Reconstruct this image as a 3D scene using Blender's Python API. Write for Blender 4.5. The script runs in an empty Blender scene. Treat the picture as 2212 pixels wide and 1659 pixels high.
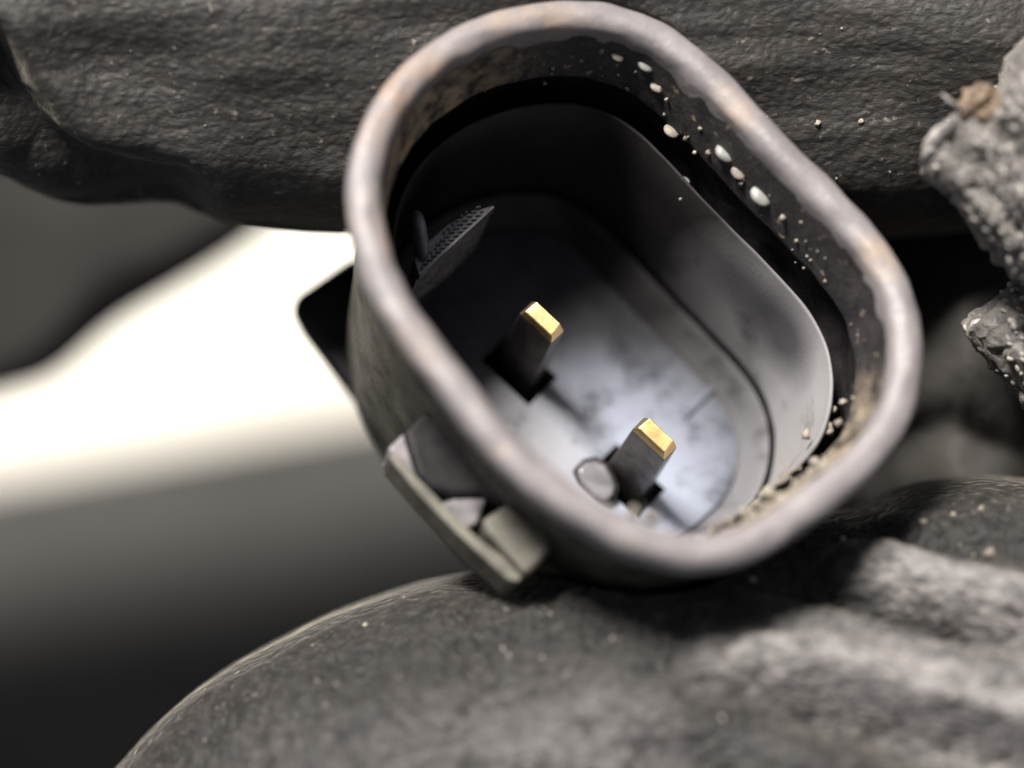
import bpy, bmesh, math, random
import numpy as np
import mathutils.bvhtree as bt
from mathutils import Vector, Matrix, noise as mn
R = math.radians
MM = 0.001
rng = random.Random(7)
C = bpy.context.scene.collection
SC = bpy.context.scene

# ---------------------------------------------------------------- camera
CAMD = 90.0                      # mm from the connector mouth to the lens
cd = bpy.data.cameras.new("camera"); cam = bpy.data.objects.new("camera", cd); C.objects.link(cam)
cam.location = (0, 0, CAMD * MM)
cd.sensor_width = 36; cd.lens = 36 * CAMD / (2212 * 0.0156)
cd.clip_start = 0.002; cd.clip_end = 50
cd.dof.use_dof = True; cd.dof.focus_distance = (CAMD + 5.5) * MM; cd.dof.aperture_fstop = 16
SC.camera = cam
# ---------------------------------------------------------------- sky and sun (soft daylight from the upper left)
SUN_AZ, SUN_EL = R(114), R(42)   # azimuth counted from +X counter-clockwise in the picture plane
w = bpy.data.worlds.new("World"); SC.world = w; w.use_nodes = True
nt = w.node_tree; bg = nt.nodes["Background"]
sky = nt.nodes.new("ShaderNodeTexSky"); sky.sky_type = 'NISHITA'; sky.sun_disc = False
sky.sun_elevation = SUN_EL; sky.sun_rotation = math.pi / 2 - SUN_AZ
sky.dust_density = 1.0; sky.air_density = 0.55; sky.ozone_density = 1.0
hs = nt.nodes.new("ShaderNodeHueSaturation"); hs.inputs['Saturation'].default_value = 0.30
nt.links.new(sky.outputs[0], hs.inputs['Color']); nt.links.new(hs.outputs[0], bg.inputs[0])
bg.inputs[1].default_value = 0.05
sd = bpy.data.lights.new("sun", 'SUN'); sd.energy = 5.0; sd.angle = R(15); sd.color = (1.0, 0.945, 0.885)
sun = bpy.data.objects.new("sun", sd); C.objects.link(sun)
sdir = Vector((math.cos(SUN_AZ) * math.cos(SUN_EL), math.sin(SUN_AZ) * math.cos(SUN_EL), math.sin(SUN_EL)))
sun.rotation_euler = sdir.to_track_quat('Z', 'Y').to_euler(); sun.location = sdir * 0.5
SC.view_settings.view_transform = 'Standard'; SC.view_settings.look = 'None'
SC.view_settings.gamma = 1; SC.view_settings.exposure = 1.15

# ---------------------------------------------------------------- frame helpers
K = 0.0156; CX, CY = 1106, 829.5
def at(px, py, z):               # millimetres, from a sight line cut at height z
    f = (CAMD - z) / CAMD
    return Vector(((px - CX) * K * f, (CY - py) * K * f, z))
N = Vector((0.20, 0.40, 1.0)).normalized()       # the connector's mouth faces this way
E1 = Vector((.69, -.72, 0)); E1 = (E1 - N * E1.dot(N)).normalized(); E2 = N.cross(E1)
O0 = Vector(((1370 - CX) * K, (CY - 620) * K, 0))
def L(u, v, d): return O0 + E1 * u + E2 * v - N * d          # local connector frame, d = depth below the mouth
def loc(px, py, d):
    o = O0 - N * d; c = Vector((0, 0, CAMD)); r = Vector(((px - CX) * K, (CY - py) * K, -CAMD))
    t = (o - c).dot(N) / r.dot(N); p = c + r * t - o
    return p.dot(E1), p.dot(E2)

# ---------------------------------------------------------------- object helpers
def make(name, verts, faces, mat, parent=None, smooth=True, origin=None):
    base = Vector((0, 0, 0))
    if parent is not None:
        q = parent
        while q is not None: base = base + q.location; q = q.parent
    org = Vector(origin) * MM - base if origin is not None else Vector((0, 0, 0))
    off = base + org
    me = bpy.data.meshes.new(name)
    va = np.array([tuple(v) for v in verts], dtype=float) * MM - np.array(tuple(off))
    me.from_pydata(va.tolist(), [], [tuple(f) for f in faces]); me.validate(); me.update()
    bm = bmesh.new(); bm.from_mesh(me); bmesh.ops.recalc_face_normals(bm, faces=bm.faces); bm.to_mesh(me); bm.free()
    if smooth:
        me.polygons.foreach_set('use_smooth', [True] * len(me.polygons))
    me.materials.append(mat)
    o = bpy.data.objects.new(name, me); C.objects.link(o); o.location = org
    if parent is not None: o.parent = parent
    return o
def sharpen(o, ang=35): 
    o.data.set_sharp_from_angle(angle=R(ang)); return o
def bevel(o, wd, seg=3):
    m = o.modifiers.new('bevel', 'BEVEL'); m.width = wd * MM; m.segments = seg; m.limit_method = 'ANGLE'; m.angle_limit = R(35); return o
def tag(o, label, cat, group=None):
    o['label'] = label; o['category'] = cat
    if group: o['group'] = group
    return o
def empty(name, locmm):
    o = bpy.data.objects.new(name, None); C.objects.link(o); o.location = Vector(locmm) * MM; o.empty_display_size = .002; return o
def loft(rings, closed=True, cap0=True, cap1=True):
    v = []; f = []; n = len(rings[0])
    for r in rings: v += [tuple(p) for p in r]
    m = n if closed else n - 1
    for i in range(len(rings) - 1):
        for j in range(m):
            a = i * n + j; b = i * n + (j + 1) % n
            f.append((a, b, b + n, a + n))
    for cap, k in ((cap0, 0), (cap1, len(rings) - 1)):
        if cap: f.append(tuple(range(k * n, k * n + n)))
    return v, f
def smooth_poly(pts, n=64, closed=True):
    P = [Vector((*p, 0)) if len(p) == 2 else Vector(p) for p in pts]; m = len(P); out = []
    for k in range(n):
        t = k * (m if closed else m - 1) / (n if closed else n - 1); i = int(t); f = t - i
        if not closed and i >= m - 1: i = m - 2; f = 1.0
        g = (lambda q: P[q % m]) if closed else (lambda q: P[max(0, min(m - 1, q))])
        a, b, c, d = g(i - 1), g(i), g(i + 1), g(i + 2)
        out.append(0.5 * ((2 * b) + (c - a) * f + (2 * a - 5 * b + 4 * c - d) * f * f + (3 * b - a - 3 * c + d) * f ** 3))
    return out

# ---------------------------------------------------------------- materials
def mat(name, cols, scale=1.0, stretch=(1, 1, 1), rot=0.0, rough=(.35, .6), bump=.2, bscale=8.0, bdist=.05, metal=0.0, spec=.5,
        contrast=(.35, .65), detail=6, sheen=0.0, speck=None, coat=0.0, trans=0.0, weave=None, rotv=None, patch=None, pmin=.38, pebble=None):
    m = bpy.data.materials.new(name); m.use_nodes = True; t = m.node_tree; ns = t.nodes; lk = t.links
    p = ns['Principled BSDF']
    def N_(k, **kw):
        q = ns.new(k)
        for a, b in kw.items(): setattr(q, a, b)
        return q
    tc = N_('ShaderNodeTexCoord'); mp = N_('ShaderNodeMapping'); mp.inputs['Scale'].default_value = [1000 * s for s in stretch]
    mp.inputs['Rotation'].default_value = rotv or (0, 0, rot)
    geo = N_('ShaderNodeNewGeometry')
    lk.new(geo.outputs['Position'], mp.inputs[0])      # nothing in the scene moves: position = object space
    nz = N_('ShaderNodeTexNoise'); nz.inputs['Scale'].default_value = scale; nz.inputs['Detail'].default_value = detail; nz.inputs['Roughness'].default_value = .62
    lk.new(mp.outputs[0], nz.inputs['Vector'])
    rp = N_('ShaderNodeValToRGB'); rp.color_ramp.elements[0].position = contrast[0]; rp.color_ramp.elements[1].position = contrast[1]
    rp.color_ramp.elements[0].color = (*cols[0], 1); rp.color_ramp.elements[1].color = (*cols[1], 1)
    lk.new(nz.outputs['Fac'], rp.inputs[0]); col = rp.outputs[0]
    fine = N_('ShaderNodeTexNoise'); fine.inputs['Scale'].default_value = bscale; fine.inputs['Detail'].default_value = 5; fine.inputs['Roughness'].default_value = .7
    lk.new(mp.outputs[0], fine.inputs['Vector'])
    if speck:                                           # pale dust specks: (threshold, colour, scale)
        vz = N_('ShaderNodeTexNoise'); vz.inputs['Scale'].default_value = speck[2]; vz.inputs['Detail'].default_value = 3
        mp2 = N_('ShaderNodeMapping'); mp2.inputs['Scale'].default_value = (1000, 1000, 1000); lk.new(geo.outputs['Position'], mp2.inputs[0]); lk.new(mp2.outputs[0], vz.inputs['Vector'])
        r2 = N_('ShaderNodeValToRGB'); r2.color_ramp.elements[0].position = speck[0]; r2.color_ramp.elements[1].position = speck[0] + .09
        lk.new(vz.outputs['Fac'], r2.inputs[0])
        mx = N_('ShaderNodeMix', data_type='RGBA'); lk.new(r2.outputs[0], mx.inputs['Factor']); lk.new(col, mx.inputs['A']); mx.inputs['B'].default_value = (*speck[1], 1); col = mx.outputs['Result']
    if patch:                                           # fixed patches, of dirt and of painted light: (centre mm, radius mm, colour, amount)
        for cen, rad, pc, amt in patch:
            vm = N_('ShaderNodeVectorMath', operation='DISTANCE'); lk.new(geo.outputs['Position'], vm.inputs[0]); vm.inputs[1].default_value = [c * MM for c in cen]
            mr = N_('ShaderNodeMapRange'); mr.inputs['From Min'].default_value = rad * MM; mr.inputs['From Max'].default_value = rad * MM * .35
            mr.inputs['To Max'].default_value = amt; lk.new(vm.outputs['Value'], mr.inputs['Value'])
            mu = N_('ShaderNodeMath', operation='MULTIPLY'); lk.new(mr.outputs[0], mu.inputs[0])
            n3 = N_('ShaderNodeMapRange'); n3.inputs['From Min'].default_value = pmin; n3.inputs['From Max'].default_value = pmin + .22; lk.new(nz.outputs['Fac'], n3.inputs['Value'])
            lk.new(n3.outputs[0], mu.inputs[1])
            mx = N_('ShaderNodeMix', data_type='RGBA'); lk.new(mu.outputs[0], mx.inputs['Factor']); lk.new(col, mx.inputs['A']); mx.inputs['B'].default_value = (*pc, 1); col = mx.outputs['Result']
    peb = None
    if pebble:                                          # grained leather: (scale, worn colour, amount, bump weight)
        mq = N_('ShaderNodeMapping'); mq.inputs['Scale'].default_value = (700, 1000, 1000); mq.inputs['Rotation'].default_value = (0, 0, pebble[4]); lk.new(geo.outputs['Position'], mq.inputs[0])
        nd = N_('ShaderNodeTexNoise'); nd.inputs['Scale'].default_value = 1.2; lk.new(mq.outputs[0], nd.inputs['Vector'])
        va = N_('ShaderNodeVectorMath', operation='MULTIPLY_ADD'); lk.new(nd.outputs['Color'], va.inputs[0]); va.inputs[1].default_value = (.5, .5, .5); lk.new(mq.outputs[0], va.inputs[2])
        vo = N_('ShaderNodeTexVoronoi'); vo.feature = 'SMOOTH_F1'; vo.inputs['Smoothness'].default_value = .6; vo.inputs['Scale'].default_value = pebble[0]; lk.new(va.outputs[0], vo.inputs['Vector'])
        inv = N_('ShaderNodeMapRange'); inv.inputs['From Min'].default_value = .75; inv.inputs['From Max'].default_value = .1; lk.new(vo.outputs['Distance'], inv.inputs['Value']); peb = inv.outputs[0]
        am = N_('ShaderNodeMath', operation='MULTIPLY'); am.inputs[1].default_value = pebble[2]; lk.new(peb, am.inputs[0])
        mx = N_('ShaderNodeMix', data_type='RGBA', blend_type='MULTIPLY'); lk.new(am.outputs[0], mx.inputs['Factor']); lk.new(col, mx.inputs['A']); mx.inputs['B'].default_value = (*pebble[1], 1); col = mx.outputs['Result']
    lk.new(col, p.inputs['Base Color'])
    mr = N_('ShaderNodeMapRange'); mr.inputs['To Min'].default_value = rough[0]; mr.inputs['To Max'].default_value = rough[1]
    mr.inputs['From Min'].default_value = .3; mr.inputs['From Max'].default_value = .7
    lk.new(fine.outputs['Fac'], mr.inputs['Value']); lk.new(mr.outputs[0], p.inputs['Roughness'])
    h = fine.outputs['Fac']
    if peb is not None:
        mh = N_('ShaderNodeMath', operation='MULTIPLY_ADD'); mh.inputs[1].default_value = pebble[3]; lk.new(peb, mh.inputs[0]); lk.new(h, mh.inputs[2]); h = mh.outputs[0]
    if weave:                                           # (scale, rotation, strength) knitted rows
        for sc_, ro_, st_ in weave:
            mp3 = N_('ShaderNodeMapping'); mp3.inputs['Scale'].default_value = (1000, 1000, 1000); mp3.inputs['Rotation'].default_value = (0, 0, ro_)
            lk.new(geo.outputs['Position'], mp3.inputs[0])
            wv = N_('ShaderNodeTexWave'); wv.inputs['Scale'].default_value = sc_; wv.inputs['Distortion'].default_value = 3.0; wv.inputs['Detail'].default_value = 3; wv.inputs['Detail Scale'].default_value = 1.5
            lk.new(mp3.outputs[0], wv.inputs['Vector'])
            ma = N_('ShaderNodeMath', operation='MULTIPLY_ADD'); ma.inputs[1].default_value = st_; lk.new(wv.outputs['Fac'], ma.inputs[0]); lk.new(h, ma.inputs[2]); h = ma.outputs[0]
    b = N_('ShaderNodeBump'); b.inputs['Strength'].default_value = bump; b.inputs['Distance'].default_value = bdist * MM
    lk.new(h, b.inputs['Height']); lk.new(b.outputs[0], p.inputs['Normal'])
    p.inputs['Metallic'].default_value = metal; p.inputs['Specular IOR Level'].default_value = spec
    p.inputs['Sheen Weight'].default_value = sheen; p.inputs['Sheen Roughness'].default_value = .35
    p.inputs['Sheen Tint'].default_value = (1, .93, .8, 1)
    p.inputs['Coat Weight'].default_value = coat; p.inputs['Transmission Weight'].default_value = trans
    return m
at_mm = lambda x, y, z: tuple(at(x, y, z))
M = {}
M['rim'] = mat('dusty_black_plastic', [(.125, .114, .119), (.205, .19, .19)], scale=.8, rough=(.36, .6), bump=.45, bscale=3.5, bdist=.08, contrast=(.25, .75), speck=(.68, (.3, .25, .19), 1.2),
               patch=[(at_mm(1580, 200, -1), 2.4, (.42, .28, .15), .8), (at_mm(860, 500, 0), 2.2, (.36, .24, .14), .5), (at_mm(900, 200, 0), 3.2, (.22, .15, .10), .8), (at_mm(1150, 70, -2), 3.0, (.22, .16, .11), .6), (at_mm(900, 760, 1), 2.5, (.26, .18, .12), .5), (at_mm(1900, 540, -1), 1.4, (.4, .27, .15), .5)])
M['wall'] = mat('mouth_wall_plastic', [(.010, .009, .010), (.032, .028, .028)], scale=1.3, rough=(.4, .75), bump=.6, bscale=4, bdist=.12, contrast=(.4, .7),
                speck=(.66, (.2, .16, .12), 2.2),
                patch=[(at_mm(900, 240, -1.5), 6.0, (.36, .27, .17), 1.0), (at_mm(860, 480, -1.5), 4.0, (.32, .24, .17), 1.0),
                       (at_mm(1120, 880, -1), 4.5, (.22, .15, .11), .9), (at_mm(1780, 1060, -1), 5.0, (.30, .24, .17), 1.0), (at_mm(1500, 1170, -1), 4.0, (.34, .27, .18), 1.0)])
M['collar'] = mat('smudged_plastic_painted_light', [(.010, .0095, .010), (.024, .022, .022)], scale=.3, rough=(.35, .6), bump=.35, bscale=7, bdist=.05, contrast=(.3, .7), speck=(.69, (.03, .03, .035), 3), spec=.15,
                  patch=[(tuple(L(5.6, 3.6, 7.5)), 7.4, (.27, .265, .272), 1.0), (tuple(L(7.5, -1.5, 8)), 6.5, (.22, .21, .205), 1.0), (tuple(L(*loc(1680, 715, 6), 6)), 2.6, (.03, .03, .035), .8), (tuple(L(*loc(1590, 640, 6), 6)), 2.0, (.05, .05, .055), .6)], pmin=.25)  # pale lower-right patches are sunlight put into the colour; dark smudges are scuffs
M['strip'] = mat('step_grey_plastic', [(.010, .0095, .010), (.03, .028, .03)], scale=.5, rough=(.4, .6), bump=.4, bscale=5, bdist=.05, spec=.2, patch=[(tuple(L(6, 1, 10.5)), 7.5, (.12, .118, .125), 1.0)], pmin=.25)  # pale patch puts sunlight on the lower right into the colour
M['floor'] = mat('hazy_floor_painted_light', [(.014, .015, .018), (.035, .036, .04)], scale=.42, spec=.3, rough=(.35, .5), bump=.3, bscale=1.6, bdist=.12, pmin=.28,
                 patch=[(tuple(L(3.6, -1.2, 11.3)), 6.5, (.24, .262, .32), 1.0), (tuple(L(0.2, -3.6, 11.3)), 4.6, (.25, .25, .265), 1.0)])  # pale patches: cloudy film, with sunlight painted into the colour
M['shell'] = mat('dusty_shell_plastic', [(.04, .038, .031), (.12, .113, .088)], scale=.7, rough=(.4, .7), bump=.5, bscale=8, bdist=.05, speck=(.64, (.04, .035, .03), 4))
M['clear'] = mat('hazy_moulded_plastic', [(.10, .10, .108), (.19, .185, .19)], scale=1.5, stretch=(.4, 1, 1), rot=.9, rough=(.2, .35), bump=.4, bscale=2)
M['black'] = mat('clean_black_plastic', [(.006, .006, .007), (.018, .016, .017)], scale=1, rough=(.4, .65), bump=.3, spec=.15)
M['facet'] = mat('scuffed_plastic', [(.07, .065, .07), (.19, .178, .185)], scale=1.1, rough=(.3, .5), bump=.4, bscale=4)
M['tin'] = mat('tinned_metal', [(.10, .095, .09), (.2, .185, .175)], scale=2, rough=(.3, .5), bump=.25, metal=.9)
M['gold'] = mat('gold_plating', [(.9, .60, .22), (1.0, .80, .45)], scale=1.3, rough=(.3, .42), bump=.22, bscale=1.8, bdist=.07, metal=1.0)
M['drop'] = mat('pale_droplet', [(.10, .105, .10), (.22, .22, .21)], scale=2, rough=(.35, .5), bump=.3, spec=.4)
M['grit'] = mat('pale_grit', [(.10, .085, .07), (.30, .27, .22)], scale=2, rough=(.5, .8), bump=.6)
M['finger'] = mat('dark_glove_finger', [(.0055, .005, .0046), (.018, .016, .0143)], scale=.8, stretch=(.55, 1, 1), rot=R(-14), rough=(.45, .75), bump=.7, bscale=3.0, bdist=.13,
                  sheen=.2, speck=(.665, (.11, .10, .085), 3.0), contrast=(.35, .7), pebble=(4.0, (2.0, 1.95, 1.9), 1.0, .35, R(-10)))
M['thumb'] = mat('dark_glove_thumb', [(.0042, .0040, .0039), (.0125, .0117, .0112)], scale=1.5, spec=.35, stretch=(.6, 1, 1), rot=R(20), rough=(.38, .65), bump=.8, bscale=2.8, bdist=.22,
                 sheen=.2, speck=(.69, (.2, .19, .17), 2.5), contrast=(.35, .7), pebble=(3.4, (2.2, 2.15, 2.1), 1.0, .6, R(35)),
                 patch=[(at_mm(x, y, z % 10), r_, (.056, .054, .054) if z < 9 else (.13, .125, .124), a_) for x, y, z, r_, a_ in (  # pale pad and fold patches: light put into the colour, mixed with dust
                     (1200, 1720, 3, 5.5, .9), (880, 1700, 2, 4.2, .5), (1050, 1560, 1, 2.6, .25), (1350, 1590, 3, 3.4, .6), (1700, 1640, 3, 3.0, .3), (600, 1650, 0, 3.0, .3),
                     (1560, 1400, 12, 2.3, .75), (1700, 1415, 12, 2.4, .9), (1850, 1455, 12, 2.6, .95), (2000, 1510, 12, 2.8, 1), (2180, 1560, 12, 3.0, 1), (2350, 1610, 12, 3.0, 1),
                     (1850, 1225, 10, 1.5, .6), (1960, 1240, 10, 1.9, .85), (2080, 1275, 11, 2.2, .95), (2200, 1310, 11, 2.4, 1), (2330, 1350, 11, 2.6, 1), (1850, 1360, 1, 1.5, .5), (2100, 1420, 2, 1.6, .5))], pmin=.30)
M['palm'] = mat('dark_glove_palm', [(.012, .011, .010), (.035, .032, .028)], scale=.35, rough=(.6, .85), bump=.8, bscale=2.5, bdist=.15, sheen=.15)
M['knit'] = mat('grey_knit', [(.04, .036, .034), (.15, .14, .13)], scale=.9, rough=(.6, .9), bump=1.0, bscale=3, bdist=.15, sheen=.3, speck=(.62, (.38, .36, .33), 2.0))
M['loop'] = mat('pale_yarn', [(.08, .075, .07), (.32, .30, .28)], scale=.8, rough=(.6, .9), bump=.7, bscale=5, contrast=(.35, .6))
M['edge_light'] = mat('painted_rim_light', [(.04, .036, .028), (.15, .135, .105)], scale=1.2, stretch=(.35, 1, 1), rot=R(-30), rough=(.5, .8), bump=.8, bscale=3, contrast=(.3, .6), sheen=.3)  # rim light as a pale colour, for strips along the glove outline
M['amber'] = mat('amber_fibre', [(.06, .036, .018), (.20, .145, .10)], scale=1.2, rough=(.4, .7), bump=.5)
M['white'] = mat('white_paint', [(.78, .75, .66), (.82, .80, .72)], scale=.05, rough=(.25, .35), bump=.02)
M['dark'] = mat('dark_rubber', [(.016, .0148, .014), (.026, .024, .022)], scale=.12, rough=(.7, .85), bump=.3, bscale=1.0, spec=.2)
M['gloss'] = mat('matt_dark_paint', [(.022, .0215, .02), (.033, .032, .03)], scale=.08, rough=(.6, .7), bump=.05, spec=.15)
M['ground'] = mat('dark_ground', [(.014, .013, .012), (.022, .020, .018)], scale=.05, rough=(.8, .95), bump=.3, bscale=.2, spec=.1)

# ---------------------------------------------------------------- connector mouth outline (local millimetres)
OUT = [(748,430),(754,360),(775,280),(815,200),(870,140),(940,85),(1020,45),(1100,18),(1180,5),(1250,3),(1330,14),(1410,42),(1504,97),(1560,150),(1620,215),(1682,277),(1750,345),(1820,419),(1880,480),(1925,540),(1970,630),(1992,720),(1991,820),(1972,900),(1931,976),(1880,1030),(1819,1085),(1750,1140),(1677,1185),(1600,1218),(1528,1232),(1440,1222),(1360,1195),(1281,1157),(1170,1085),(1057,986),(983,893),(910,800),(841,706),(790,610),(758,510)]
NP = 288
_uv = np.array([loc(x, y, 0) for x, y in OUT]); _th = np.arctan2(_uv[:, 1], _uv[:, 0]); _r = np.hypot(_uv[:, 0], _uv[:, 1])
_A = [np.ones_like(_th)]
for k in range(1, 11): _A += [np.cos(k * _th), np.sin(k * _th)]
_A = np.stack(_A, 1); _W = np.diag([0.0] + [0.002 * (k ** 2) for k in range(1, 11) for _ in (0, 1)])
_c = np.linalg.solve(_A.T @ _A + _W * .02, _A.T @ _r)
def outer_r(th):
    s = _c[0]
    for k in range(1, 11): s = s + _c[2 * k - 1] * np.cos(k * th) + _c[2 * k] * np.sin(k * th)
    return s
TH = np.linspace(0, 2 * np.pi, NP, endpoint=False)
RO = outer_r(TH); OU = RO * np.cos(TH); OV = RO * np.sin(TH)
_du = np.roll(OU, -1) - np.roll(OU, 1); _dv = np.roll(OV, -1) - np.roll(OV, 1); _l = np.hypot(_du, _dv)
NU, NV = _dv / _l, -_du / _l
def ring(d, dep, wob=0.0, seed=0.0):
    pts = []
    for i in range(NP):
        dd, de = d, dep
        if wob:
            q = Vector((OU[i] * .9, OV[i] * .9, seed)); dd += wob * mn.noise(q); de += wob * mn.noise(q + Vector((9, 3, 5)))
        pts.append(L(OU[i] - NU[i] * dd, OV[i] - NV[i] * dd, de))
    return pts
def rings(prof, wob=0.0): return [ring(d, dep, wob, 0.4 * k) for k, (d, dep) in enumerate(prof)]

conn = empty('electrical_connector', L(0, 0, 16))
tag(conn, 'oval two pin black electrical connector with dusty rim, gold tipped pins, held in glove', 'connector')
# rounded rim bead
prof = [(.5, 1.7), (.3, 1.3), (.08, .7)]
for k in range(13):
    a = math.pi * k / 12; prof.append((.60 - .60 * math.cos(a), .15 - .55 * math.sin(a) ** .8))
prof += [(1.23, .5), (1.27, .9)]
v, f = loft(rings(prof, .06), cap0=False, cap1=False)
rim = make('rim', v, f, M['rim'], conn)
# wall inside the mouth down to the seal groove
v, f = loft(rings([(1.21, .3), (1.3, .7), (1.39, 1.1), (1.47, 1.5), (1.56, 2.0), (1.66, 2.4), (1.64, 2.55), (1.45, 2.6)], .08), cap0=False, cap1=False)
make('mouth_wall', v, f, M['wall'], conn)
v, f = loft(rings([(1.5, 2.5), (1.3, 2.8), (1.25, 5.6), (2.14, 5.8)], .05), cap0=False, cap1=False)
make('seal_groove', v, f, M['black'], conn)
# inner collar: outer side, lip, long inner wall
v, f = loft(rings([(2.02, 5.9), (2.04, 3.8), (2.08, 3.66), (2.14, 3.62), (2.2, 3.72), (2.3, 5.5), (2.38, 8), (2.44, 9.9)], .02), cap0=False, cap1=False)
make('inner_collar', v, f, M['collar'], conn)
v, f = loft(rings([(2.44, 9.895), (2.38, 10.0), (2.38, 11.2), (2.58, 11.2), (2.585, 10.2)], .02), cap0=False, cap1=False)
make('seam_groove', v, f, M['black'], conn)
v, f = loft(rings([(2.59, 10.2), (2.60, 10.13), (2.66, 10.16), (2.9, 10.45), (3.15, 10.85), (3.35, 11.12), (3.42, 11.2), (3.45, 11.4), (3.6, 11.45)], .015), cap0=False, cap1=False)
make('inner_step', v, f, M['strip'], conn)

# pins: base centres found on the socket floor
FD = 11.3
PINS = [dict(tip=(1176, 686)), dict(tip=(1420, 938))]
TIPD = 6.6
for p in PINS: p['uv'] = loc(*p['tip'], TIPD)
# socket floor with a square pocket round each pin
bm = bmesh.new()
def addloop(pts):
    vs = [bm.verts.new(p) for p in pts]; es = [bm.edges.new((vs[i], vs[(i + 1) % len(vs)])) for i in range(len(vs))]; return es
edges = addloop([p for p in ring(3.55, FD)[::2]])
pock = []
for p in PINS:
    u, v_ = p['uv']; q = [(u - 1.2, v_ - .95), (u + 1.3, v_ - .95), (u + 1.3, v_ + .7), (u - 1.2, v_ + .7)]
    pock.append(q); edges += addloop([L(a, b, FD) for a, b in q])
bmesh.ops.triangle_fill(bm, edges=edges, use_beauty=True)
vv = [tuple(x.co) for x in bm.verts]; bm.verts.index_update(); ff = [[x.index for x in fc.verts] for fc in bm.faces]; bm.free()
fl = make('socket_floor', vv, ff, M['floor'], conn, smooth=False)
for q in pock:
    v = [L(a, b, FD) for a, b in q] + [L(a, b, FD + 2.2) for a, b in q]
    f = [(0, 1, 5, 4), (1, 2, 6, 5), (2, 3, 7, 6), (3, 0, 4, 7), (4, 5, 6, 7)]
    make('pin_pocket', v, f, M['black'], conn, smooth=False)
def boxl(u0, u1, v0, v1, d0, d1, t=0.0, tv=0.0):      # box in connector frame, top (d0) tapered by t / tv
    return ([L(a, b, d) for d, s, sv in ((d0, t, tv), (d1, 0, 0)) for a, b in ((u0 + s, v0 + sv), (u1 - s, v0 + sv), (u1 - s, v1 - sv), (u0 + s, v1 - sv))],
            [(0, 1, 2, 3), (4, 5, 6, 7), (0, 1, 5, 4), (1, 2, 6, 5), (2, 3, 7, 6), (3, 0, 4, 7)])
for p in PINS:
    u, v_ = p['uv']
    v, f = boxl(u - .92, u + .92, v_ - .36, v_ + .36, TIPD + .42, 13.4, .12, .0)
    pin = bevel(make('pin', v, f, M['tin'], conn, smooth=False), .06)
    # plated tip: chamfered block, sloping towards the upper right
    v = [L(u - .80, v_ - .37, TIPD + .46), L(u + .80, v_ - .37, TIPD + .46), L(u + .80, v_ + .37, TIPD + .46), L(u - .80, v_ + .37, TIPD + .46),
         L(u - .66, v_ - .30, TIPD + .12), L(u + .66, v_ - .30, TIPD + .12), L(u + .60, v_ + .20, TIPD - .12), L(u - .60, v_ + .20, TIPD - .12)]
    f = [(0, 1, 2, 3), (4, 5, 6, 7), (0, 1, 5, 4), (1, 2, 6, 5), (2, 3, 7, 6), (3, 0, 4, 7)]
    bevel(make('plated_tip', v, f, M['gold'], pin, smooth=False), .05)
# cross rib between the pins and clear keying rib beside the lower pin
a = loc(1475, 900, FD); b = loc(1548, 830, FD)
def strip(a, b, wd, d0, d1):
    A = Vector((*a, 0)); B = Vector((*b, 0)); t = (B - A).normalized(); s = Vector((-t.y, t.x, 0)) * wd / 2
    q = [A - s, B - s, B + s, A + s]
    return [L(p.x, p.y, d0) for p in q] + [L(p.x, p.y, d1) for p in q], [(0, 1, 2, 3), (4, 5, 6, 7), (0, 1, 5, 4), (1, 2, 6, 5), (2, 3, 7, 6), (3, 0, 4, 7)]
v, f = strip(a, b, .3, FD - .13, FD + .2)
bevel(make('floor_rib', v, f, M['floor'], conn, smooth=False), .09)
def prism(poly, d0, d1, shrink=1.0):
    q = [loc(x, y, d0) for x, y in poly]; n = len(q); cu = sum(a for a, _ in q) / n; cv = sum(b for _, b in q) / n
    v = [L(a, b, d0) for a, b in q] + [L(cu + (a - cu) * shrink, cv + (b - cv) * shrink, d1) for a, b in q]
    return v, [tuple(range(n)), tuple(range(n, 2 * n))] + [(i, (i + 1) % n, (i + 1) % n + n, i + n) for i in range(n)]
def capsule(cu, cv, d, du, dv, h, ang, n=40, m=9, up=None):   # dome with stadium plan
    rs = []
    for k in range(m):
        a = (math.pi / 2) * k / (m - 1); s = math.cos(a) ** .6 if k < m - 1 else .02; z = math.sin(a) * h; r = []
        for j in range(n):
            t = 2 * math.pi * j / n; x = du * s * (abs(math.cos(t)) ** .75) * (1 if math.cos(t) > 0 else -1); y = dv * s * (abs(math.sin(t)) ** .75) * (1 if math.sin(t) > 0 else -1)
            r.append(L(cu + x * math.cos(ang) - y * math.sin(ang), cv + x * math.sin(ang) + y * math.cos(ang), d - z))
        rs.append(r)
    return loft(rs)
ku, kv = loc(1288, 1040, 9.6)
ku += .15; kv += .22
KP = [(1240, 1012), (1260, 992), (1288, 986), (1312, 1000), (1328, 1026), (1338, 1052), (1332, 1074), (1312, 1088), (1285, 1074), (1252, 1042)]
KP = [(1289 + (x - 1289) * .86, 1040 + (y - 1040) * .9) for x, y in KP]
bevel(make('keying_rib', *prism(KP, 10.75, 11.4), M['clear'], conn, smooth=False), .16, 4)
kc = (sum(a for a, _ in KP) / 10, sum(b for _, b in KP) / 10)
make('rib_groove', *prism([(kc[0] + (x - kc[0]) * 1.13, kc[1] + (y - kc[1]) * 1.13) for x, y in KP], 10.95, 11.35), M['black'], conn, smooth=False)

# outer body: narrow neck behind the rim, then tapering shell with closed back
v, f = loft(rings([(.95, 1.2), (.8, 1.8), (.95, 3.0), (1.15, 7), (1.6, 12), (1.9, 14.5)], .03), cap0=False, cap1=True)
make('shell', v, f, M['shell'], conn)
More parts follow.
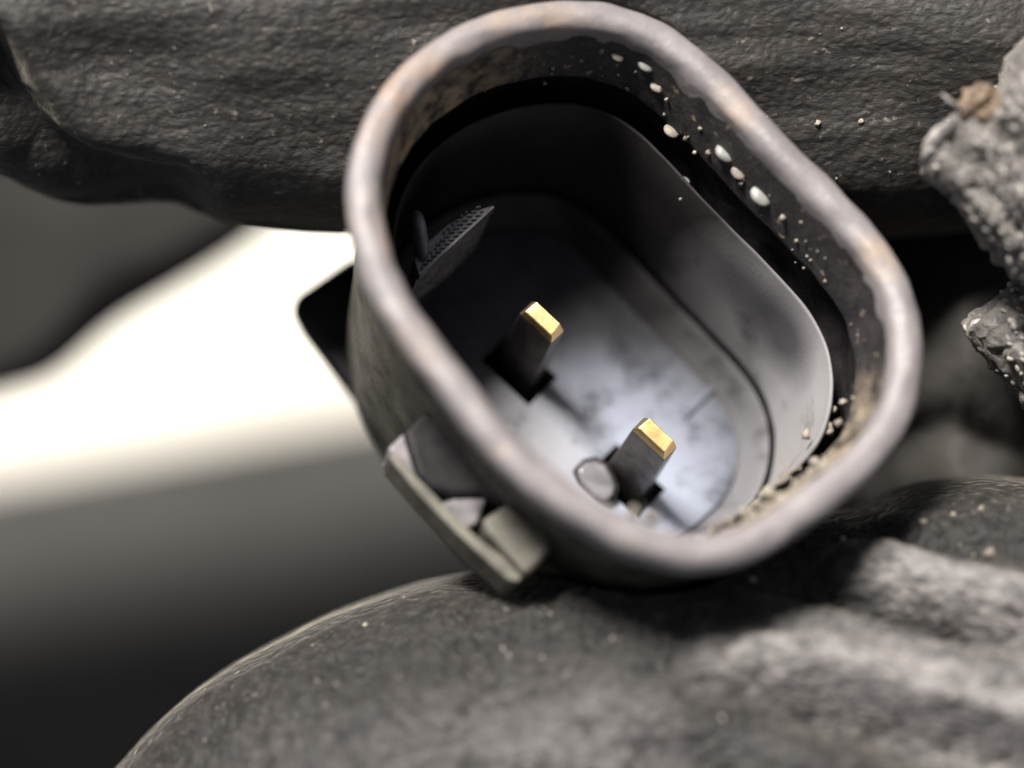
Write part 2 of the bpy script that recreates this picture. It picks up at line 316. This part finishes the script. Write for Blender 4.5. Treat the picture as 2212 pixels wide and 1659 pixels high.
# rear housing: wider block behind the shell, seen dark at the left
v, f = prism([(622, 668), (640, 630), (760, 545), (1000, 620), (1200, 900), (1100, 1120), (900, 985), (835, 940), (700, 770)], 14.4, 16.0, .85)
bevel(make('rear_housing', v, f, M['black'], conn, smooth=False), .4, 4)
# latch on the lower left side
latch = bevel(make('latch', *prism([(838, 985), (852, 975), (940, 1068), (1000, 1132), (1062, 1182), (1138, 1240), (1118, 1258), (1098, 1252), (990, 1154), (905, 1068)], 4.9, 6.6, .97), M['shell'], conn, smooth=False), .08)
bevel(make('latch_block', *prism([(1040, 1122), (1096, 1086), (1195, 1150), (1190, 1190), (1145, 1240), (1130, 1236), (1052, 1150)], 4.4, 7.2, .9), M['shell'], latch, smooth=False), .2)
bevel(make('latch_ramp', *prism([(836, 968), (868, 938), (908, 908), (938, 926), (934, 975), (896, 1040)], 5.0, 7, .97), M['facet'], latch, smooth=False), .16, 4)
bevel(make('latch_ramp', *prism([(946, 1088), (985, 1074), (1054, 1074), (1034, 1130), (998, 1150)], 5.0, 7, .97), M['facet'], latch, smooth=False), .16, 4)
bevel(make('latch_body', *prism([(868, 930), (915, 880), (1010, 930), (1160, 1090), (1085, 1092), (1042, 1070), (980, 1072), (935, 1060), (900, 1030)], 4.75, 8.0, .85), M['black'], latch, smooth=False), .3, 4)
bevel(make('latch_floor', *prism([(880, 1020), (940, 1050), (1080, 1100), (1050, 1160), (1000, 1140)], 5.9, 8.0, .85), M['black'], latch, smooth=False), .1)
# ribbed web at the left inside the mouth
web = make('seal_web', *prism([(904, 592), (895, 560), (925, 520), (966, 484), (1018, 457), (1068, 442), (1000, 512)], 5.4, 9), M['clear'], conn, smooth=False)
bevel(web, .06)
v, f = strip(loc(906, 592, 5.2), loc(1066, 446, 5.2), .09, 5.2, 5.7); make('web_edge', v, f, M['facet'], web, smooth=False)
# small moulded knurls on that web
bm = bmesh.new()
for i in range(14):
    for j in range(5):
        x = 912 + i * 9.5 + (j % 2) * 4; y = 578 - i * 8.8 - j * 8
        if j * 8 > 4 + 34 * math.sin(math.pi * min(1, (i + 1) / 17)): continue
        u, v_ = loc(x, y, 5.35); mm_ = Matrix.Translation(L(u, v_, 5.35)) @ Matrix.Scale(.065, 4)
        bmesh.ops.create_icosphere(bm, subdivisions=1, radius=1, matrix=mm_)
bm.verts.index_update(); vv = [tuple(x.co) for x in bm.verts]; ff = [[q.index for q in x.verts] for x in bm.faces]; bm.free()
o = make('knurling', vv, ff, M['clear'], web); o['kind'] = 'stuff'
make('side_rib', *capsule(*loc(912, 492, 4.6), 5.4, .95, .26, .8, R(-38)), M['clear'], conn)

# ---------------------------------------------------------------- droplets and grit in the mouth
def wall_depth(px, py, prof=((1.27, .8), (1.42, 1.25), (1.52, 1.7), (1.6, 2.1), (1.72, 2.5), (1.85, 4.0))):
    ds = [a for a, _ in prof]; hs_ = [b for _, b in prof]; best = (9, 2.0)
    for k in range(40):
        dep = .7 + 3.4 * k / 39; u, v_ = loc(px, py, dep)
        i = np.argmin((OU - u) ** 2 + (OV - v_) ** 2); ins = (OU[i] - u) * NU[i] + (OV[i] - v_) * NV[i]
        e = abs(ins - np.interp(dep, hs_, ds))
        if e < best[0]: best = (e, dep)
    return best[1]
DROPS = [((1395, 140), .25, 'round pale droplet under the top right bend of the rim, highest bright one'),
         ((1566, 331), .31, 'bright round droplet on the inner wall, between the highest droplet and the oval one'),
         ((1644, 424), .34, 'bright oval droplet on the dark inner wall, lowest of the three big ones'),
         ((1450, 283), .24, 'dull smeared droplet where the dark inner wall meets the shadow'),
         ((1480, 391), .15, 'small pale droplet in the dark seal groove above the grey collar'),
         ((1334, 121), .20, 'faint grey droplet just left of the highest bright one'),
         ((1594, 374), .22, 'faint grey droplet between the bright round and bright oval ones'),
         ((1418, 188), .20, 'faint droplet right below the highest bright one')]
for (px, py), r, lb in DROPS:
    dep = wall_depth(px, py); u, v_ = loc(px, py, dep); p = L(u, v_, dep)
    rs = []
    for k in range(1, 9):
        a = math.pi * k / 9; rs.append([p + E1 * (r * 1.3 * math.sin(a) * math.cos(t)) + E2 * (r * 1.0 * math.sin(a) * math.sin(t)) + N * (r * .5 * math.cos(a)) for t in np.linspace(0, 2 * math.pi, 20, endpoint=False)])
    v, f = loft(rs); m_ = M['drop'] if 'bright' in lb and 'faint' not in lb or 'round pale' in lb or 'small pale' in lb else M['grit']
    tag(make('water_droplet', v, f, m_, origin=p), lb, 'droplet', 'droplets on the inner wall of the connector mouth')
def lump(bm, p, r, sd):
    q = bmesh.ops.create_icosphere(bm, subdivisions=2, radius=r)['verts']
    for x in q:
        n = x.co.normalized(); x.co = x.co * (1 + .8 * mn.noise(n * 1.5 + Vector((sd, 0, 0))) + .35 * mn.noise(n * 3.5 + Vector((sd, 2, 0)))); x.co += p
CR = [(1790, 930, .30, 'pale grit crumb in the black groove, highest crumb at lower right of the mouth'), (1760, 1000, .3, 'pale beige grit crumb wedged where the black seal groove closes at the lower right'),
      (1700, 1030, .32, 'large beige grit crumb on the lower right inner rim below the groove end'), (1408, 1118, .3, 'round pale grit crumb at the bottom of the mouth, directly below the lower pin')]
MORE = [(1742, 940, .22), (1660, 1065, .28), (1690, 1078, .3), (1640, 1090, .24), (1610, 1105, .24), (1575, 1125, .26), (1822, 868, .18), (1800, 885, .2), (1728, 1040, .22), (1812, 915, .2), (1370, 1108, .26), (1545, 1140, .2), (1425, 190, .12), (1440, 215, .1), (1480, 300, .11), (1500, 330, .1), (1530, 330, .14), (1600, 395, .12), (1690, 470, .14), (1720, 520, .1), (1470, 430, .09), (1300, 110, .12), (1120, 120, .12)]
for k, (x, y, r, lb) in enumerate(CR):
    dep = wall_depth(x, y) - .1; p = L(*loc(x, y, dep), dep); bm = bmesh.new(); lump(bm, p, r * .72, k * 3.1); bm.verts.index_update()
    vv = [tuple(a.co) for a in bm.verts]; ff = [[q.index for q in a.verts] for a in bm.faces]; bm.free()
    tag(make('grit_crumb', vv, ff, M['grit'], origin=p), lb, 'grit', 'pale grit crumbs in the lower right of the mouth')
bm = bmesh.new()
for k, (x, y, r_) in enumerate(MORE):
    dep = wall_depth(x, y) - .05; lump(bm, L(*loc(x, y, dep), dep), r_ * .72, k * 1.7)
for k in range(1500):
    i = rng.randrange(NP); th = TH[i]
    zone = 1 if th < .1 or (5.1 < th) else 0
    if rng.random() > (1.0 if zone else .12): continue
    dd = rng.choice([rng.uniform(1.35, 1.8), rng.uniform(1.35, 1.7), rng.uniform(2.0, 2.2)])
    if not zone and dd > 1.9: continue
    de = float(np.interp(dd, [1.27, 1.42, 1.52, 1.6, 1.72, 1.8], [.85, 1.25, 1.7, 2.1, 2.5, 2.9])) if dd < 1.9 else 3.55
    lump(bm, L(OU[i] - NU[i] * dd, OV[i] - NV[i] * dd, de), rng.uniform(.03, .10) * (1.25 if zone else .8), k)
bm.verts.index_update(); vv = [tuple(a.co) for a in bm.verts]; ff = [[q.index for q in a.verts] for a in bm.faces]; bm.free()
o = make('fine_grit', vv, ff, M['grit']); o['kind'] = 'stuff'; o['label'] = 'fine beige grit stuck round the inside of the connector mouth'; o['category'] = 'grit'

# ---------------------------------------------------------------- gloved hand
def push_out(p, mg=.12):
    q = p - O0; d = -q.dot(N)
    if d < -5 or d > 26: return p
    u, v_ = q.dot(E1), q.dot(E2); th = math.atan2(v_, u); r = math.hypot(u, v_)
    if d <= 14.6: lim = float(outer_r(th)) - float(np.interp(d, [-5, 0, 2, 3.2, 7, 12, 14.5], [-2.2, 0, .3, .6, .9, 1.4, 1.7])) + mg
    else: lim = float(outer_r(th)) * .72
    if r < lim:
        s = lim / max(r, .01); return O0 + E1 * (u * s) + E2 * (v_ * s) - N * d
    return p
def pl_dist(x, y, pts):
    best = 1e9; side = 0; tt = 0
    for i in range(len(pts) - 1):
        ax, ay = pts[i]; bx, by = pts[i + 1]; dx, dy = bx - ax, by - ay; l2 = dx * dx + dy * dy
        t = max(0, min(1, ((x - ax) * dx + (y - ay) * dy) / l2)); d = math.hypot(x - ax - t * dx, y - ay - t * dy)
        if d < best: best = d; tt = (i + t) / (len(pts) - 1)
    return best, tt
def gridnum(v): return v
def tube(xs, top, bot, zc, th, nth, disp, pw=1.0):
    """finger lying across the view: sections at columns xs (px at depth zc), between rows top(x) and bot(x)"""
    rs = []
    for x in xs:
        z = zc(x); a, b = at(x, top(x), z), at(x, bot(x), z); c = (a + b) / 2; h = (a.y - b.y) / 2; T = th(x); r = []
        for j in range(nth):
            t = math.pi * 2 * j / nth; ct, st = math.cos(t), math.sin(t)
            p = Vector((c.x, c.y + h * ct, z + T * (abs(st) ** pw) * (1 if st > 0 else -1)))
            nrm = Vector((0, ct / max(h, .1), st / max(T, .1))).normalized()
            if st > -.3:
                f = (CAMD - p.z) / CAMD; px = p.x / (K * f) + CX; py = CY - p.y / (K * f)
                p = p + nrm * disp(px, py, p, st)
            r.append(push_out(p))
        rs.append(r)
    return rs
hand = empty('gloved_hand', at(2300, 900, -22))
tag(hand, 'hand in a dark dusty knit work glove, finger above and thumb below pinching the connector', 'hand')
ip = lambda P: (lambda x: float(np.interp(x, [a for a, _ in P], [b for _, b in P])))
def ips(P, n=120):
    q = smooth_poly(P, n, False); xs_ = [a.x for a in q]; ys_ = [a.y for a in q]; return lambda x: float(np.interp(x, xs_, ys_))
# upper finger
fb = ips([(-420, 250), (-200, 300), (0, 374), (60, 402), (130, 428), (200, 437), (290, 432), (375, 432), (430, 452), (520, 480), (620, 493), (745, 502), (900, 510), (1300, 520), (1700, 520), (2100, 500), (2600, 470)])
crease = [(-40, 120), (20, 230), (90, 320), (170, 375), (260, 405), (380, 425)]
def fdisp(px, py, p, st):
    d, t = pl_dist(px, py, crease); e = -1.5 * math.exp(-(d / 55) ** 2) + .5 * math.exp(-((d - 100) / 60) ** 2)
    q = p * .16; e += .55 * mn.noise(Vector((q.x * .8, q.y * 2.2, q.z)))
    q = p * .7; e += .12 * mn.noise(Vector((q.x * .35 + q.y * .1, q.y * 1.6, q.z)))
    e += .02 * mn.noise(Vector((p.x * 1.8, p.y * 3.4 + p.x * .8, p.z * 2)))
    e += .025 * mn.noise(p * 3.0)
    return e * min(1, .35 + st * 1.1) if st > 0 else 0
xs = np.concatenate([np.linspace(-420, 780, 230), np.linspace(786, 1400, 40), np.linspace(1405, 2700, 200)])
rs = tube(xs, lambda x: -640 + .05 * x, fb, lambda x: -9.5 - .0012 * x, lambda x: 7.2, 340, fdisp, .75)
v, f = loft(rs); make('finger', v, f, M['finger'], hand)
# thumb
tt_ = ips([(-150, 2250), (-60, 2060), (60, 1860), (250, 1659), (320, 1580), (400, 1508), (500, 1440), (600, 1384), (700, 1332), (800, 1295), (900, 1265), (1000, 1245), (1060, 1238), (1200, 1190), (1400, 1120), (1600, 1100), (1750, 1105), (1850, 1100), (1950, 1056), (2050, 1035), (2150, 1030), (2300, 1045), (2700, 1100)])
FOLDS = [([(1760, 1215), (1850, 1222), (2000, 1245), (2212, 1310), (2500, 1400)], 42, .85), ([(1600, 1262), (1750, 1280), (1950, 1330), (2212, 1392), (2500, 1480)], 34, -.7),
         ([(1560, 1300), (1700, 1325), (1850, 1360), (2000, 1400), (2212, 1450), (2500, 1540)], 34, .5), ([(1480, 1395), (1620, 1412), (1800, 1445), (2000, 1510), (2212, 1560), (2500, 1640)], 46, .95),
         ([(1450, 1455), (1600, 1500), (1800, 1555), (2000, 1610), (2212, 1650), (2500, 1700)], 50, -.7), ([(1250, 1480), (1400, 1530), (1600, 1600), (1800, 1660), (2200, 1760)], 60, .3),
         ([(820, 1500), (960, 1540), (1100, 1600), (1300, 1650)], 70, .5), ([(1800, 1165), (1950, 1130), (2212, 1130)], 30, .2), ([(1700, 1185), (1900, 1170), (2212, 1190)], 26, -.25)]
def tdisp(px, py, p, st):
    e = 0
    for pts, wd, am in FOLDS:
        if px < pts[0][0] - 200 or abs(py - np.interp(px, [pts[0][0], pts[-1][0]], [pts[0][1], pts[-1][1]])) > 260: continue
        d, t = pl_dist(px, py, pts); ww = wd * 1.25 * (.75 + .3 * t)
        e += 1.35 * am * math.exp(-(d / ww) ** 2) * min(1, 3.0 * t)
    q = p * .22; e += .5 * mn.noise(q + Vector((3, 1, 2)))
    e += .16 * mn.noise(Vector((p.x * .9 + p.y * .5, p.y * 1.4 - p.x * .6, p.z)) * .9)
    e += .07 * mn.noise(Vector(((p.x + p.y) * 1.6, (p.y - p.x) * 2.6, p.z)))
    e += .08 * mn.noise(p * 3.0)
    k = max(0, min(1, (py - tt_(px)) / 80)); return e * (.15 + .85 * k)
xs = np.concatenate([np.linspace(-150, 1100, 270), np.linspace(1104, 2700, 330)])
rs = tube(xs, tt_, lambda x: min(3100, 2500 + .9 * (x + 150)), lambda x: -7.6, lambda x: 10.8 * min(1, max(.12, (x + 180) / 900)) ** .5, 560, tdisp, .72)
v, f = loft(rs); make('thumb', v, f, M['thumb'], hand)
# pale strips along thumb and finger outlines: rim light added as geometry
def edge_light_strip(fn, x0, x1, z, rad, name, dy=0.0):
    rs = []
    for i in range(150):
        t = i / 149; x = x0 + (x1 - x0) * t; p = at(x, fn(x) + dy, z); q = at(x + 3, fn(x + 3) + dy, z); d = (q - p).normalized(); nn = Vector((-d.y, d.x, 0))
        r_ = rad * (math.sin(math.pi * min(1, t * 1.02 + .0)) ** .45 * .9 + .1) * (1 + .22 * mn.noise(Vector((x * .02, 3, 1)))); p = p - nn * (rad * .75)
        rs.append([p + nn * (math.cos(a) * r_) + Vector((0, 0, math.sin(a) * r_ * 1.6 + .12 * mn.noise(Vector((x * .05, a, 2))))) for a in np.linspace(0, 2 * math.pi, 14, endpoint=False)])
    v, f = loft(rs); return make(name, v, f, M['edge_light'], hand)
edge_light_strip(tt_, 130, 1065, -6.9, .30, 'thumb_edge_light', 4)
edge_light_strip(fb, 30, 760, -9.3, .12, 'finger_edge_light', -4)
# palm web behind, joining finger and thumb at the right
def pdisp(px, py, p, st):
    e = 1.2 * mn.noise(p * .12) + .4 * mn.noise(p * .5) + .1 * mn.noise(p * 1.8)
    d, t = pl_dist(px, py, [(1900, 1000), (2060, 940), (2212, 1000)]); return e - 1.6 * math.exp(-(d / 60) ** 2)
rs = tube(np.linspace(1780, 2900, 130), lambda x: 380 - (x - 1780) * .2, lambda x: 1250 + (x - 1780) * .2, lambda x: -17., lambda x: 5.5 * min(1, .15 + (x - 1780) / 300), 150, pdisp)
v, f = loft(rs); make('palm', v, f, M['palm'], hand)

# knit fold at the right edge: two puckered lobes with rows of pale yarn loops
def lobe(poly, z0, T, seed, n=220, m=46):
    B = smooth_poly(poly, n); cx = sum(b.x for b in B) / n; cy = sum(b.y for b in B) / n; rs = []
    for side in (1, -1):
        S = np.linspace(1, .02, m) if side == 1 else np.linspace(.02, 1, m)[:]
        for s in (S if side == 1 else S[:-1]):
            r = []
            for b in B:
                x = cx + (b.x - cx) * s; y = cy + (b.y - cy) * s; z = z0 + side * T * math.sqrt(max(0, 1 - s ** 3.0))
                p = at(x, y, z)
                if True:
                    c1 = (x * .76 + y * -.65)       # ridges run down-right, parallel to the lower left edge
                    p += Vector((0, 0, side)) * (.3 * math.sin(c1 / 17.0 + 3.0 * mn.noise(p * .5)) * (1 - s ** 6) + .6 * mn.noise(p * .35 + Vector((seed, 0, 0))) + .22 * mn.noise(p * 1.6) + .16 * mn.noise(p * 3.5))
                    p += Vector((mn.noise(p * 2.1), mn.noise(p * 2.1 + Vector((5, 5, 5))), 0)) * .24 * s
                r.append(p)
            rs.append(r if side == 1 else r)
    return rs
L1 = [(2330, 40), (2212, 85), (2168, 138), (2158, 180), (2130, 200), (2092, 215), (2065, 250), (2040, 272), (2003, 300), (1990, 345), (2003, 385), (2040, 418), (2068, 450), (2092, 492), (2130, 540), (2170, 580), (2230, 620), (2400, 640), (2500, 300)]
L2 = [(2212, 612), (2178, 628), (2130, 655), (2086, 690), (2082, 712), (2110, 758), (2150, 800), (2190, 848), (2260, 900), (2500, 860), (2500, 600)]
fold = empty('x', (0, 0, 0)); bpy.data.objects.remove(fold)
for poly, z0, T, sd_, dens in ((L1, -3.0, 2.6, 1.0, 1.0), (L2, -6.5, 2.4, 7.0, .5)):
    rs = lobe(poly, z0, T, sd_); v, f = loft(rs); o = make('knit_fold', v, f, M['knit'], hand)
    bm = bmesh.new(); tr = bt.BVHTree.FromPolygons([Vector(q) for q in v], f)
    for k in range(36):
        for j in range(78):
            c1 = 1080 + k * 27; t = 760 + j * 19 + (k % 2) * 9 + rng.uniform(-8, 8)
            px = c1 * .78 + t * .62 + rng.uniform(-8, 8); py = -c1 * .62 + t * .78 + 330 + rng.uniform(-3, 3)
            if not (1960 < px < 2290 and -20 < py < 920): continue
            o_ = Vector((0, 0, CAMD)); h = tr.ray_cast(o_, (at(px, py, 0) - o_).normalized())
            if h[0] is None or mn.noise(h[0] * .45 + Vector((0, 0, 4))) < -.22: continue
            mt = Matrix.Translation(h[0]) @ Matrix.Rotation(R(rng.uniform(-75, -20)), 4, 'Z') @ Matrix.Diagonal((rng.uniform(.08, .20), rng.uniform(.06, .13), rng.uniform(.06, .16), 1))
            bmesh.ops.create_icosphere(bm, subdivisions=2, radius=1, matrix=mt)
    bm.verts.index_update(); vv = [tuple(a.co) for a in bm.verts]; ff = [[q.index for q in a.verts] for a in bm.faces]; bm.free()
    s = make('yarn_loops', vv, ff, M['loop'], o); s['kind'] = 'stuff'
    if sd_ == 1.0: first = o
# thick pale hem along the near edge of the upper lobe
hp = smooth_poly([(2105, 212, -2), (2078, 250, -1.6), (2045, 278, -1.3), (2012, 305, -1.2), (2000, 345, -1.5), (2012, 380, -2), (2042, 412, -2.3)], 40, False)
rs = []
for i, q in enumerate(hp):
    p = at(q.x + 6, q.y, q.z); r = .36 + .16 * mn.noise(Vector((i * .4, 1, 1))) - .25 * abs(i / 39 - .35)
    rs.append([p + Vector((math.cos(t) * r, math.sin(t) * r * .8, math.sin(t) * r)) + Vector((0, 0, .12 * mn.noise(Vector((i * .5, t * 2, 0))))) for t in np.linspace(0, 2 * math.pi, 16, endpoint=False)])
v, f = loft(rs); make('hem', v, f, M['loop'], first)
# amber tuft and loose fibre on the fold
bm = bmesh.new()
q_ = bmesh.ops.create_icosphere(bm, subdivisions=5, radius=1)['verts']
for x in q_:
    n_ = x.co.normalized(); x.co = Vector((n_.x * .62, n_.y * .62, n_.z * .4)) * (1 + .55 * mn.noise(n_ * 1.5 + Vector((4, 0, 0))) + .25 * mn.noise(n_ * 4)) + at(2118, 222, -1.0)
bm.verts.index_update(); vv = [tuple(a.co) for a in bm.verts]; ff = [[q.index for q in a.verts] for a in bm.faces]; bm.free()
tag(make('dried_debris', vv, ff, M['amber'], origin=at(2112, 215, -1)), 'amber brown crumb of dried debris on top of the pale knit fold at right', 'debris')
fp = smooth_poly([(2036, 204, -1), (2050, 216, -.8), (2064, 226, -.8), (2084, 240, -1)], 14, False)
rs = [[at(q.x, q.y, q.z) + Vector((math.cos(t), math.sin(t), 0)) * .07 for t in np.linspace(0, 2 * math.pi, 8, endpoint=False)] for q in fp]
v, f = loft(rs); tag(make('loose_fibre', v, f, M['loop'], origin=at(2036, 204, -1)), 'short pale loose fibre sticking out left of the amber crumb', 'fibre')

# dust specks lying on thumb and finger
SP = [(1767, 266, 'finger', .10), (1820, 1166, 'thumb', .10), (1995, 1128, 'thumb', .09), (2060, 1112, 'thumb', .08), (2120, 1100, 'thumb', .09), (2138, 1196, 'thumb', .14), (790, 1350, 'thumb', .07), (1860, 262, 'finger', .08)]
import mathutils.bvhtree as bt
dg = bpy.context.evaluated_depsgraph_get()
trees = {k: bt.BVHTree.FromObject(bpy.data.objects[k], dg) for k in ('finger', 'thumb')}
bm = bmesh.new()
def cast(k, px, py):
    o = bpy.data.objects[k]; off = (hand.location + o.location)
    c = Vector((0, 0, CAMD * MM)); d = (at(px, py, 0) * MM - c).normalized(); h = trees[k].ray_cast(c - off, d)
    return (h[0] + off) / MM if h[0] else None
for k in range(46):
    key = 'finger' if k % 3 == 0 else 'thumb'
    x, y = (rng.uniform(0, 2212), rng.uniform(-20, 480)) if key == 'finger' else (rng.uniform(400, 2212), rng.uniform(1060, 1659))
    SP.append((x, y, key, rng.uniform(.018, .045)))
for x, y, key, r in SP:
    p = cast(key, x, y)
    if p: lump(bm, p, r * 1.3, x)
bm.verts.index_update(); vv = [tuple(a.co) for a in bm.verts]; ff = [[q.index for q in a.verts] for a in bm.faces]; bm.free()
o = make('dust_specks', vv, ff, M['grit']); o['kind'] = 'stuff'; o['label'] = 'pale dust specks scattered over the glove thumb and finger'; o['category'] = 'dust'

# ---------------------------------------------------------------- out of focus background
# white panel
def slab(name, poly, z, T, m_, rad=1.0, label=None, cat=None, n=80):
    B = smooth_poly(poly, n); cx = sum(b.x for b in B) / n; cy = sum(b.y for b in B) / n; rs = []
    for k in range(9):
        a = math.pi / 2 * k / 8; rs.append([at(b.x, b.y, z - T) + (at(cx, cy, z - T) - at(b.x, b.y, z - T)).normalized() * rad * (1 - math.sin(a)) * -1 * 0 + (at(cx, cy, z) - at(b.x, b.y, z)).normalized() * rad * (1 - math.cos(a)) + Vector((0, 0, T - rad + rad * math.sin(a))) for b in B])
    rs.insert(0, [at(b.x, b.y, z - T) for b in B])
    v, f = loft(rs); o = make(name, v, f, m_, origin=at(cx, cy, z - T)); sharpen(o, 50)
    return tag(o, label, cat)
v = [at(-1500, -300, -260), at(2000, -300, -260), at(2000, 1150, -260), at(-1500, 1500, -260)]
v += [p - Vector((0, 0, 3)) for p in v]
pan = make('white_panel', v, [(0, 1, 2, 3), (4, 5, 6, 7), (0, 1, 5, 4), (1, 2, 6, 5), (2, 3, 7, 6), (3, 0, 4, 7)], M['white'], smooth=False, origin=at(250, 1150, -263))
bevel(pan, 1); tag(pan, 'sunlit white painted panel glowing out of focus behind the connector', 'panel')
slab('dark_cover', [(-500, 1010), (-200, 930), (0, 862), (90, 835), (150, 800), (260, 705), (400, 622), (500, 560), (600, 488), (700, 420), (900, 300), (800, 100), (200, -100), (-500, 0)], -42, 8, M['dark'], 2.5,
     'blurred dark rubber cover behind the finger, above the white panel', 'cover')
# dark satin tube: catches the light along its top, falls into shade below
A, B_ = Vector((-1700, 1560, -200)), Vector((2300, 850, -200)); RT = 12.5; rs = []
for k in range(30):
    q = A.lerp(B_, k / 29); p = at(q.x, q.y, q.z)
    sec = [(RT * math.sin(R(a)), RT * math.cos(R(a))) for a in np.linspace(170, -42, 70)]
    y1, z1 = sec[-1]; sec += [(y1 - .743 * t, z1 - .669 * t) for t in (10, 40, 80, 100)] + [(y1 - 75, z1 - 90), (-RT, -RT)]
    rs.append([p + Vector((0, a, b)) for a, b in sec])
v, f = loft(rs); tag(make('dark_tube', v, f, M['gloss'], origin=at(300, 1400, -222)), 'broad blurred dark tube at lower left, light fading down from its top edge', 'tube')
# ground far below
v = [(-900, -900, -300), (900, -900, -300), (900, 900, -300), (-900, 900, -300)]
g = make('ground', v, [(0, 1, 2, 3)], M['ground'], smooth=False); g['kind'] = 'structure'
